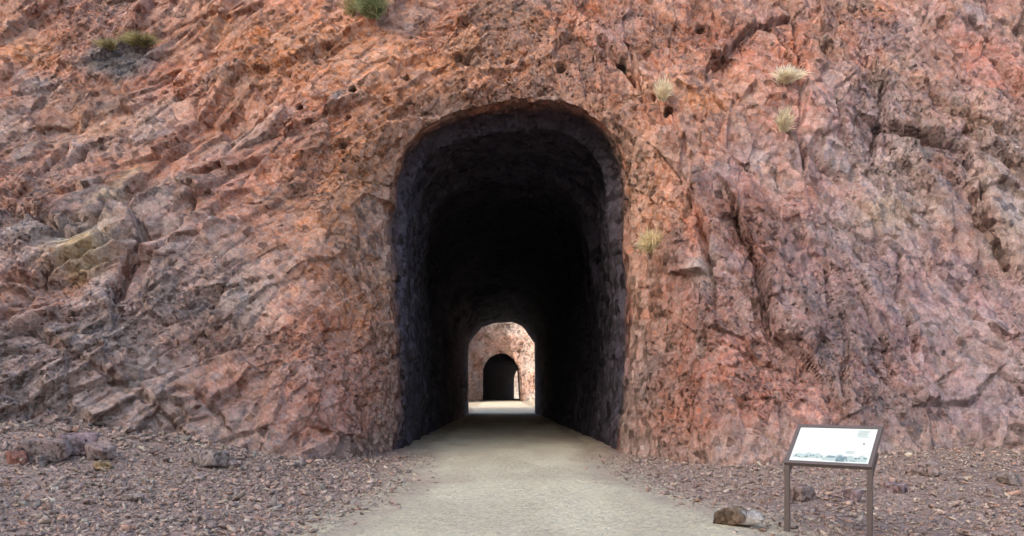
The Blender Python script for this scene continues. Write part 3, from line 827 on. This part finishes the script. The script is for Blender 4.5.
def prn(name, polys, mat, lift=0):
    bm = bmesh.new()
    for pl in polys: flat(bm, pl)
    # thin printed layer
    r_ = bmesh.ops.extrude_face_region(bm, geom=list(bm.faces)); bmesh.ops.translate(bm, verts=[e for e in r_['geom'] if isinstance(e, bmesh.types.BMVert)], vec=Vector(nrm * (.0012 + lift)))
    return finish(bm, name, mat, panel)
rr = random.Random(5)
def ridge_poly(a0, a1, b0, hs):
    xs = [a0 + (a1 - a0) * i / (len(hs) - 1) for i in range(len(hs))]
    return [(a0, b0)] + [(a1, b0)] + [(x_, b0 + h_) for x_, h_ in reversed(list(zip(xs, hs)))]
for pl in [ridge_poly(.03, .42, .10, [.07, .14, .10, .17, .12, .15, .08]), ridge_poly(.42, .97, .05, [.08, .16, .13, .20, .14, .17, .11, .20, .11])]: prn('printed_landscape', [pl], M_art2)
polys = [[(.47, .13), (.57, .13), (.57, .19), (.47, .19)], [(.59, .04), (.70, .04), (.70, .16), (.66, .16), (.66, .20), (.61, .20), (.61, .16), (.59, .16)]]
for k in range(16):
    a = rr.uniform(.60, .95); b0 = rr.uniform(.03, .14); polys.append([(a, b0), (a + rr.uniform(.01, .035), b0), (a + rr.uniform(.008, .03), b0 + rr.uniform(.02, .06)), (a, b0 + rr.uniform(.01, .05))])
for k in range(9):
    a = rr.uniform(.05, .4); b0 = rr.uniform(.11, .16); polys.append([(a, b0), (a + .02, b0), (a + .015, b0 + .02), (a, b0 + .025)])
for k, pl in enumerate(polys): prn('printed_figure', [pl], M_art, .0006 + .0002 * k)
polys = []
for k in range(6):
    b0 = .93 - k * .036; polys.append([(.76, b0), (.76 + rr.uniform(.12, .17), b0), (.76 + rr.uniform(.12, .17), b0 + .012), (.76, b0 + .012)])
for k in range(3):
    b0 = .33 - k * .03; polys.append([(.68, b0), (.68 + rr.uniform(.1, .16), b0), (.68 + .12, b0 + .008), (.68, b0 + .008)])
for pl in polys: prn('printed_line', [pl], M_text)
bm = bmesh.new(); quad(bm, .865, .545, .895, .575); r_ = bmesh.ops.extrude_face_region(bm, geom=list(bm.faces)); bmesh.ops.translate(bm, verts=[e for e in r_['geom'] if isinstance(e, bmesh.types.BMVert)], vec=Vector(nrm * .0012))
finish(bm, 'printed_emblem', M_art, panel)
bm = bmesh.new(); slab(bm, PO - nrm * .006, u * (pw - .002), up * (ph - .002), nrm * .004); finish(bm, 'back_plate', M_frame, sroot)
pwid = .052
for base, sft in ((BL, .0), (BR, -pwid)):
    p = base + u * sft + back * .012
    gz = float(ground_h(np.array([p[0]]), np.array([p[1]]))[0]) - .12
    bm = bmesh.new()
    o_ = np.array([p[0], p[1], gz])
    topz = .742 - ft * .75 - .005
    # post with its head cut to the slope of the panel
    vs = []
    for a in (0, 1):
        for d_ in (0, 1):
            xy = o_ + u * pwid * a + back * .05 * d_
            tz = topz + (.05 * d_) * (.405 / .46)
            vs.append((bm.verts.new(tuple(xy)), bm.verts.new((xy[0], xy[1], tz))))
    q = [vs[0], vs[1], vs[3], vs[2]]
    for i in range(4): bm.faces.new((q[i][0], q[(i + 1) % 4][0], q[(i + 1) % 4][1], q[i][1]))
    bm.faces.new([v[0] for v in q][::-1]); bm.faces.new([v[1] for v in q])
    post = finish(bm, 'post', M_frame, sroot, .003)
    bm = bmesh.new(); slab(bm, np.array([p[0], p[1], topz - .06]) + back * .052 + u * .008, u * (pwid - .016), up * .34, nrm * -.03)
    finish(bm, 'bracket', M_frame, sroot, .002)

# ------------------------------------------------------------------ light, sky, camera
SUN_EL, SUN_AZ = math.radians(25), math.radians(225)     # sun behind the camera to the left, hidden by the added ridge
w = bpy.data.worlds.new('World'); scene.world = w; w.use_nodes = True
nt = w.node_tree; bg = nt.nodes['Background']
sky = nt.nodes.new('ShaderNodeTexSky'); sky.sky_type = 'NISHITA'; sky.sun_disc = False
sky.sun_elevation = SUN_EL; sky.sun_rotation = SUN_AZ; sky.dust_density = 5.0; sky.ozone_density = 0.0; sky.air_density = 1.0
nt.links.new(sky.outputs[0], bg.inputs[0]); bg.inputs[1].default_value = .15
sd = bpy.data.lights.new('sun', 'SUN'); sd.energy = 2.0; sd.angle = math.radians(.53); sd.color = (1, .94, .86)
so = bpy.data.objects.new('sun', sd); C.objects.link(so); so.location = (-40, -40, 60)
dirs = Vector((math.sin(SUN_AZ) * math.cos(SUN_EL), math.cos(SUN_AZ) * math.cos(SUN_EL), math.sin(SUN_EL)))
so.rotation_euler = (-dirs).to_track_quat('-Z', 'Y').to_euler()

cd = bpy.data.cameras.new('camera'); cam = bpy.data.objects.new('camera', cd); C.objects.link(cam)
cam.location = (0, 0, EYE); cam.rotation_euler = (math.radians(90), 0, 0)
cd.sensor_width = 36; cd.lens = F / 1024 * 36; cd.shift_y = (HY - 268) / 1024; cd.clip_end = 3000; cd.clip_start = .05
scene.camera = cam
scene.view_settings.view_transform = 'Standard'; scene.view_settings.look = 'None'
scene.view_settings.exposure = 2.05; scene.view_settings.gamma = 1
scene.render.engine = 'CYCLES'
scene.cycles.use_denoising = True
scene.cycles.diffuse_bounces = 5; scene.cycles.max_bounces = 8
